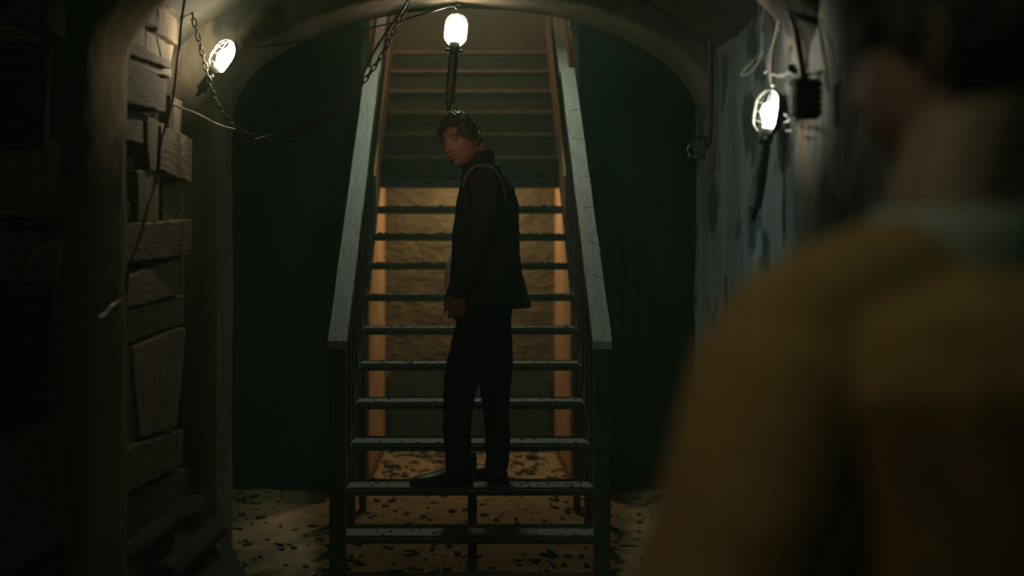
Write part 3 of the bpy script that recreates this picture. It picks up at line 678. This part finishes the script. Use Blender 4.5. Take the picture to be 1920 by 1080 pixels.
def hair_part(Mh, k, parent, mt, style, seed=1):
    inv = parent.matrix_world.inverted(); rn = random.Random(seed); mb = MB()
    nu, nv = 64, 40; grid_ = []
    def surf(th, ph, off):
        dx, dy, dz = math.sin(th)*math.cos(ph), math.sin(th)*math.sin(ph), math.cos(th)
        x, y, z = (.074+off)*dx, ((.090 if dy < 0 else .104)+off)*dy, (.118 if dz > 0 else .120)*dz+(off if dz > 0 else off*.3)*dz
        if z < -.01 and dy > 0: y *= 1-.55*min(1, (-.01-z)/.11)
        return Vector((x, y, z))
    # hair line: lowest theta allowed for each azimuth (front = -y)
    def lim(ph):
        fr = -math.sin(ph)              # 1 front, -1 back
        if style == 'man': return .80+.08*math.sin(ph*7) if fr > .72 else (1.20 if fr > .6 else 1.45 if fr > .45 else 1.62 if fr > .25 else (1.66 if fr > -.25 else 2.28))
        return 1.0 if fr > .75 else (1.55 if fr > .2 else (1.75 if fr > -.3 else 2.2))
    for i in range(nv+1):
        row = []
        for j in range(nu+1):
            ph = 2*PI*j/nu; th = lim(ph)*i/nv
            off = .014*(1-.55*(i/nv)**2)+.004*math.sin(ph*9+i*.2)*math.sin(i*.3)
            if style == 'man' and -math.sin(ph) > 0: off += .008*(1-abs(i/nv-.6))
            if i == nv: off = .0
            row.append(Mh @ (surf(th, ph, off)*k))
        grid_.append(row)
    mb.grid(grid_)
    N = 900 if style == 'man' else 260
    for _ in range(N):
        ph = rn.uniform(0, 2*PI); fr = -math.sin(ph); th = lim(ph)*rn.random()**.55*.97
        p = surf(th, ph, .008)
        L = rn.uniform(.018,.036) if fr < .2 else rn.uniform(.010,.020) if fr < .6 and th > 1.2 else rn.uniform(.022,.046)
        # comb: forward over the brow for the front, downward elsewhere
        down = surf(min(th+.3, 3.1), ph, .010)-p; down.normalize()
        nrm = Vector((p.x/.074**2, p.y/.095**2, p.z/.118**2)).normalized()
        fw = Vector((rn.uniform(-.5,.5)-.25, -1, 0)); fw = (fw-nrm*fw.dot(nrm)).normalized()
        mixf = max(0, .75-th*.25) if style == 'man' else .1
        dr = (down*(1-mixf)+fw*mixf+Vector((rn.uniform(-.3,.3), rn.uniform(-.3,.3), 0))).normalized()
        lift = rn.uniform(.10,.55) if fr > .1 and th < 1.1 else rn.uniform(.04,.18)
        q1 = p+(dr+nrm*lift)*L*.4; q2 = p+(dr+nrm*lift*.8)*L*.75+Vector((0,0,-.004)); q3 = p+(dr+nrm*lift*.2)*L*1.0+Vector((0,-.002,-.012 if fr > .3 else -.004))
        mb.tube([Mh @ (q*k) for q in (p, q1, q2, q3)], [.0022*k,.0024*k,.0017*k,.0003*k], 4)
    mb.v = [tuple(inv @ Vector(q)) for q in mb.v]
    mb.build('hair', mt, parent, True)
def hand(mb, wrist, down, palm_n, thumb_dir, curl=.5, k=1.0):
    """wrist pos, direction of fingers, palm facing normal, direction to the thumb side"""
    d = Vector(down).normalized(); n = Vector(palm_n); n = (n-d*n.dot(d)).normalized(); t = Vector(thumb_dir); t = (t-d*t.dot(d)-n*t.dot(n)).normalized()
    w_ = Vector(wrist); R = Matrix((t, n, d)).transposed()
    mb.ellip(w_+d*.050*k, (.040*k,.0155*k,.053*k), R); mb.ellip(w_+d*.075*k, (.041*k,.013*k,.024*k), R)
    mb.ellip(w_+d*.040*k+t*.024*k+n*.006*k, (.017*k,.014*k,.032*k), R)
    for j, (off, L) in enumerate(((.031,.074),(.0105,.083),(-.0105,.077),(-.031,.062))):
        p = w_+d*(.088-.004*abs(j-1.2))*k+t*off*k; pts = [p-d*.012*k, p]; a = 0
        cj = curl*(1+.14*j)
        for seg_, fr in enumerate((.46,.30,.24)):
            a += cj*(.55,.9,.6)[seg_]
            p = p+(d*math.cos(a)+n*math.sin(a)+t*(.10*(1.5-j)*.4))*L*fr*k; pts.append(p)
        mb.limb(pts, [.0098*k,.0096*k,.0086*k,.0078*k,.0066*k], seg=10, sub=3)
    p = w_+d*.022*k+t*.026*k; a1 = (d*.72+t*.62+n*.30).normalized(); a2 = (d*.95+t*.15+n*.35).normalized()
    mb.limb([p, p+a1*.034*k, p+a1*.036*k+a2*.028*k, p+a1*.038*k+a2*.052*k], [.014*k,.0115*k,.0100*k,.0078*k], seg=10, sub=3)
def ring(c, sdir, fdir, a, b, n=28, pw=2.3):
    out = []
    for j in range(n):
        t = 2*PI*j/n; cs, sn = math.cos(t), math.sin(t)
        out.append(Vector(c)+Vector(sdir)*a*math.copysign(abs(cs)**(2/pw), cs)+Vector(fdir)*b*math.copysign(abs(sn)**(2/pw), sn))
    return out
def shoe(parent, ankle, toe_dir, ground, side, k=1.0, mt=None):
    inv = parent.matrix_world.inverted()
    f = Vector(toe_dir); f.z = 0; f.normalize(); s_ = Vector((0,0,1)).cross(f); A = Vector((ankle[0], ankle[1], 0))
    sec = [(-.075,.030,.055),(-.055,.036,.085),(-.02,.038,.108),(.03,.040,.100),(.08,.044,.074),(.13,.049,.058),(.175,.046,.050),(.205,.034,.042),(.222,.014,.028)]
    mb = MB(); rings = []
    for (u, hw, h) in sec:
        r = []
        for j in range(16):
            t = 2*PI*j/16; cs, sn = math.cos(t), math.sin(t)
            zz_ = ground+.020*k+(h-.02)*k*(.5+.5*sn) if True else 0
            r.append(A+f*u*k+s_*hw*k*cs*(1 if sn < 0 else (1-.35*sn*sn))+Vector((0,0,zz_)))
        rings.append(r)
    mb.loft(rings); mb.v = [tuple(inv @ Vector(q)) for q in mb.v]
    o = mb.build('shoe', mt or M['shoe'], parent, True)
    md = o.modifiers.new('sub', 'SUBSURF'); md.levels = 1; md.render_levels = 1
    mb = MB(); rb, rt = [], []
    outl = []
    for (u, hw, h) in sec: outl.append(A+f*u*k*1.02+s_*(hw+.003)*k)
    for (u, hw, h) in reversed(sec): outl.append(A+f*u*k*1.02-s_*(hw+.003)*k)
    mb.loft([[q+Vector((0,0,ground+.001)) for q in outl], [q+Vector((0,0,ground+.026*k)) for q in outl]])
    mb.v = [tuple(inv @ Vector(q)) for q in mb.v]; mb.build('sole', M['sole'], o)
def to_local(mb, parent):
    inv = parent.matrix_world.inverted(); mb.v = [tuple(inv @ Vector(q)) for q in mb.v]; return mb
def head_matrix(c, yaw, pitch, roll):
    # face points to -Y at yaw 0 (towards the camera); yaw>0 turns the face to +x
    return Matrix.Translation(c) @ Matrix.Rotation(yaw, 4, 'Z') @ Matrix.Rotation(pitch, 4, 'X') @ Matrix.Rotation(roll, 4, 'Y')

# ---- the man on the stairs
G = Z(2)
man = thing('person', 'young man in dark jacket and black trousers standing on the stairs, looking back', 'person', (.03, 6.28, G))
bpy.context.view_layer.update()
ang = math.radians(66)
fd = Vector((-math.sin(ang), math.cos(ang), 0)); sd = Vector((-math.cos(ang), -math.sin(ang), 0))   # forward, his left
hips = P(908,590,6.29); waist = P(908,500,6.29); chest = P(917,395,6.29); nb = P(902,300,6.28)
Mh = head_matrix(P(863,262,6.22), math.radians(-38), math.radians(12), math.radians(-6)); KH = 1.06
shL = P(911,338,6.13); elL = P(893,452,6.09); wrL = P(858,548,6.08)
shR = P(915,342,6.45); elR = P(905,455,6.50); wrR = P(880,548,6.46)
hpL = P(894,610,6.20); knL = P(860,745,6.20); anL = P(857,868,6.22)
hpR = P(924,610,6.36); knR = P(929,745,6.36); anR = P(932,866,6.29)
mb = MB()
head_mesh(mb, Mh, KH)
mb.limb([nb+Vector((.01,0,-.03)), nb.lerp(Mh.translation,.5)+Vector((.015,0,0)), Mh @ Vector((0,.030,-.03))], [.062,.058,.058])
mb.loft([ring(hips-Vector((0,0,.08)), sd, fd, .14,.10), ring(hips, sd, fd, .16,.11), ring(waist, sd, fd, .14,.095), ring(chest, sd, fd, .165,.11), ring(P(912,340,6.28), sd, fd, .13,.075), ring(nb, sd, fd, .07,.06)])
for s_, e_, w_ in ((shL, elL, wrL), (shR, elR, wrR)): mb.limb([s_-Vector((0,0,.03)), e_, w_], [.045,.042,.027])
for h_, k_, a_ in ((hpL, knL, anL), (hpR, knR, anR)): mb.limb([h_, k_, a_], [.085,.055,.038])
hand(mb, wrL+Vector((0,0,.0)), (-.06,0,-1), (.10,1,0), (-1,.1,0), .80, 1.0)
hand(mb, wrR, (-.1,0,-1), (0,-1,0), (-1,0,0), .4, 1.0)
for a_, fdir in ((anL, (-1,-.03,0)), (anR, (-.45,.9,0))):
    f_ = Vector(fdir).normalized(); b_ = Vector((a_.x, a_.y, G+.045)); mb.limb([Vector(a_), b_-f_*.02, b_+f_*.06-Vector((0,0,.012)), b_+f_*.12-Vector((0,0,.02))], [.034,.030,.022,.016])
fuse('body', to_local(mb, man), .0036, 2, M['skin'], man)
face_parts(Mh, KH, man, M['skin'], (-.0022,0))
hair_part(Mh, KH, man, M['hair'], 'man', 4)
# jacket
def fold(amp, sc_, off=0):
    return lambda p: amp*(noise.noise(Vector((p.x*sc_, p.y*sc_, p.z*sc_*.5+off)))+.5*noise.noise(Vector((p.x*sc_*2.3, p.y*sc_*2.3, p.z*sc_*1.6+off))))
mb = MB()
mb.loft([ring(P(915,577,6.29), sd, fd, .205,.212), ring(P(914,566,6.29), sd, fd, .205,.212), ring(P(913,530,6.29), sd, fd, .19,.182), ring(P(910,480,6.29), sd, fd, .18,.160), ring(P(911,430,6.29), sd, fd, .182,.150), ring(P(914,385,6.29), sd, fd, .19,.138), ring(P(913,350,6.29), sd, fd, .185,.118), ring(P(909,325,6.29), sd, fd, .15,.095), ring(P(903,306,6.28), sd, fd, .085,.072), ring(P(898,292,6.27), sd, fd, .070,.066)])
mb.limb([shL, P(912,395,6.11), elL, P(872,515,6.08), wrL+Vector((.005,0,.012))], [.078,.074,.066,.058,.050], seg=18)
mb.limb([shR, elR, wrR], [.076,.064,.05], seg=18)
mb.ellip(P(903,318,6.28), (.10,.12,.055))
fuse('jacket', to_local(mb, man), .0065, 5, M['jacket'], man, disp=fold(.010, 9))
# stand-up collar
mb = MB(); rs = []
for (dz, a, b, o_) in ((-.03,.086,.080,0),(.0,.076,.074,0),(.022,.069,.068,.004),(.024,.062,.061,.004),(.0,.062,.061,0)):
    rs.append(ring(P(897,297,6.26)+Vector((o_,0,dz))+fd*.0, sd, (fd+Vector((0,0,-.28))), a, b))
mb.grid([r+[r[0]] for r in rs]); to_local(mb, man).build('jacket_collar', M['jacket'], man, True)
# frayed armhole seam (front of shoulder, over the top, down the back) and front edge
sp = crom([P(868,352,6.045), P(872,334,6.035), P(884,317,6.035), P(902,309,6.045), P(920,314,6.04), P(936,330,6.045), P(944,350,6.05), P(947,372,6.06)], 10)
mb = MB(); rn = random.Random(5)
mb.tube(sp, .0045, 6)
for q in range(0, len(sp)-1):
    for _ in range(4):
        b_ = sp[q]; dv = Vector((rn.uniform(-1,1), rn.uniform(-1,.1), rn.uniform(-1,1))).normalized()*rn.uniform(.006,.014)
        mb.tube([b_, b_+dv], [.0018,.0006], 4)
to_local(mb, man).build('frayed_seam', M['seam'], man)
# white shirt, showing at the open front
mb = MB(); sf = []
for (py, pxl, w_) in ((452,868,.03),(468,853,.05),(490,846,.06),(515,840,.06),(540,839,.055),(553,846,.04)):
    sf.append(ring(P(pxl+17, py, 6.29), sd, fd, w_, .060))
mb.loft(sf); fuse('shirt', to_local(mb, man), .006, 3, M['shirt'], man, disp=fold(.004, 12, 3))
# shirt cuff
mb = MB(); mb.tube([wrL+Vector((.001,0,.014)), wrL+Vector((-.002,0,-.012))], [.040,.039], 16); to_local(mb, man).build('shirt_cuff', M['shirt'], man, True)
# trousers
mb = MB()
mb.loft([ring(P(908,650,6.28), sd, fd, .12,.085), ring(P(908,625,6.28), sd, fd, .165,.118), ring(P(908,590,6.29), sd, fd, .165,.125), ring(P(909,540,6.29), sd, fd, .15,.11)])
mb.limb([hpL, P(875,680,6.19), knL, P(857,810,6.20), Vector((anL.x+.004, anL.y, G+.075))], [.105,.092,.073,.066,.056], seg=18)
mb.limb([hpR, P(928,680,6.37), knR, P(931,810,6.34), Vector((anR.x, anR.y, G+.085))], [.100,.088,.070,.064,.058], seg=18)
fuse('trousers', to_local(mb, man), .0065, 4, M['trouser'], man, disp=fold(.009, 14, 7))
shoe(man, anL, (-1,-.03,0), G, 1, 1.02); shoe(man, anR, (-.40,.92,0), G, 1, .98)

# ---- person in the foreground, back to the camera
fg = thing('person', 'person in mustard sweater and pale collar, seen close from behind, out of focus', 'person', (.476, 1.30, 0))
bpy.context.view_layer.update()
a2 = math.radians(24); f2 = Vector((-math.sin(a2), math.cos(a2), 0)); s2 = Vector((-math.cos(a2), -math.sin(a2), 0))
def Q(x, y, z): return Vector((.478, 1.30, 0))+s2*x+f2*y+Vector((0,0,z))
Mh2 = head_matrix(Q(.0,.035,1.665)+Vector((.035,0,0)), math.radians(-133), math.radians(4), 0)
mb = MB(); head_mesh(mb, Mh2, 1.0)
mb.limb([Q(0,-.03,1.42), Q(0,-.012,1.50), Mh2 @ Vector((0,.03,-.05))], [.066,.058,.058])
mb.loft([ring(Q(0,0,.86), s2, f2, .15,.10), ring(Q(0,0,.98), s2, f2, .16,.11), ring(Q(0,0,1.12), s2, f2, .13,.10), ring(Q(0,0,1.30), s2, f2, .16,.11), ring(Q(0,-.01,1.40), s2, f2, .16,.09), ring(Q(0,-.02,1.46), s2, f2, .07,.06)])
for sg in (-1, 1):
    mb.limb([Q(sg*.18,0,1.38), Q(sg*.235,-.03,1.10), Q(sg*.23,.04,.86)], [.055,.042,.028])
    hand(mb, Q(sg*.23,.04,.86), (0,0,-1), s2*-sg, f2, .4)
    mb.limb([Q(sg*.09,0,.88), Q(sg*.10,.01,.48), Q(sg*.10,-.01,.09)], [.085,.055,.04])
    mb.limb([Q(sg*.10,-.01,.09), Q(sg*.10,-.01,.05), Q(sg*.10,.07,.035), Q(sg*.10,.12,.03)], [.034,.030,.022,.016])
fuse('body', to_local(mb, fg), .005, 2, M['skin_pale'], fg)
hair_part(Mh2, 1.03, fg, M['hair_dark'], 'back', 9)
def fold2(p):
    q = Vector((p.x*7+p.z*2.2, p.y*7, p.z*1.6))
    r = 1-abs(noise.noise(q))*2.2; return .017*(r-.5)*min(1, max(.15, (1.42-p.z)/.2))
mb = MB()
mb.loft([ring(Q(0,0,.84), s2, f2, .185,.14), ring(Q(0,0,.90), s2, f2, .20,.16), ring(Q(0,-.01,1.05), s2, f2, .205,.165), ring(Q(0,-.02,1.22), s2, f2, .205,.155), ring(Q(0,-.025,1.33), s2, f2, .23,.145), ring(Q(0,-.025,1.395), s2, f2, .19,.115), ring(Q(0,-.02,1.435), s2, f2, .10,.075), ring(Q(0,-.015,1.46), s2, f2, .07,.065)])
for sg in (-1, 1): mb.limb([Q(sg*.205,-.01,1.335), Q(sg*.265,-.025,1.20), Q(sg*.300,-.03,1.06), Q(sg*.255,.04,.88)], [.090,.088,.082,.048], seg=18)
mb.limb([Q(.20,-.01,1.375), Q(.10,-.02,1.425), Q(0,-.02,1.43), Q(-.10,-.02,1.42), Q(-.19,-.01,1.36)], [.070,.060,.060,.060,.070])
fuse('sweater', to_local(mb, fg), .008, 6, M['sweater'], fg, disp=fold2)
mb = MB(); rs = []
for (dz, a, b) in ((-.03,.082,.080),(.0,.080,.078),(.035,.073,.072),(.036,.066,.065),(.0,.066,.066)):
    rs.append(ring(Q(0,-.012,1.462+dz), s2, f2, a, b))
mb.grid([r+[r[0]] for r in rs]); to_local(mb, fg).build('collar', M['collar'], fg, True)
mb = MB(); mb.loft([ring(Q(0,0,.80), s2, f2, .13,.10), ring(Q(0,0,.86), s2, f2, .165,.125), ring(Q(0,0,.97), s2, f2, .15,.11)])
for sg in (-1, 1): mb.limb([Q(sg*.09,0,.86), Q(sg*.10,.01,.48), Q(sg*.10,-.01,.10)], [.10,.075,.062], seg=18)
fuse('trousers', to_local(mb, fg), .009, 4, M['denim'], fg, disp=fold(.006, 12, 2))
for sg in (-1, 1): shoe(fg, Q(sg*.10,-.01,0), f2, 0.0, 1)

# ------------------------------------------------------------------ haze filling the tunnel and the stair hall
hz = MB().box((0, 4.2, 2.05), (1.70, 6.1, 2.1)).build('haze', None)
hm = bpy.data.materials.new('thin_haze'); hm.use_nodes = True; nt = hm.node_tree
for n in list(nt.nodes): nt.nodes.remove(n)
out = nt.nodes.new('ShaderNodeOutputMaterial'); vs = nt.nodes.new('ShaderNodeVolumeScatter')
vs.inputs['Color'].default_value = (.62, 1, .72, 1); vs.inputs['Density'].default_value = .019; vs.inputs['Anisotropy'].default_value = .2
nt.links.new(vs.outputs[0], out.inputs['Volume']); hz.data.materials.append(hm)
tag(hz, 'thin greenish haze hanging through the tunnel and the stair hall', 'haze', kind='stuff')
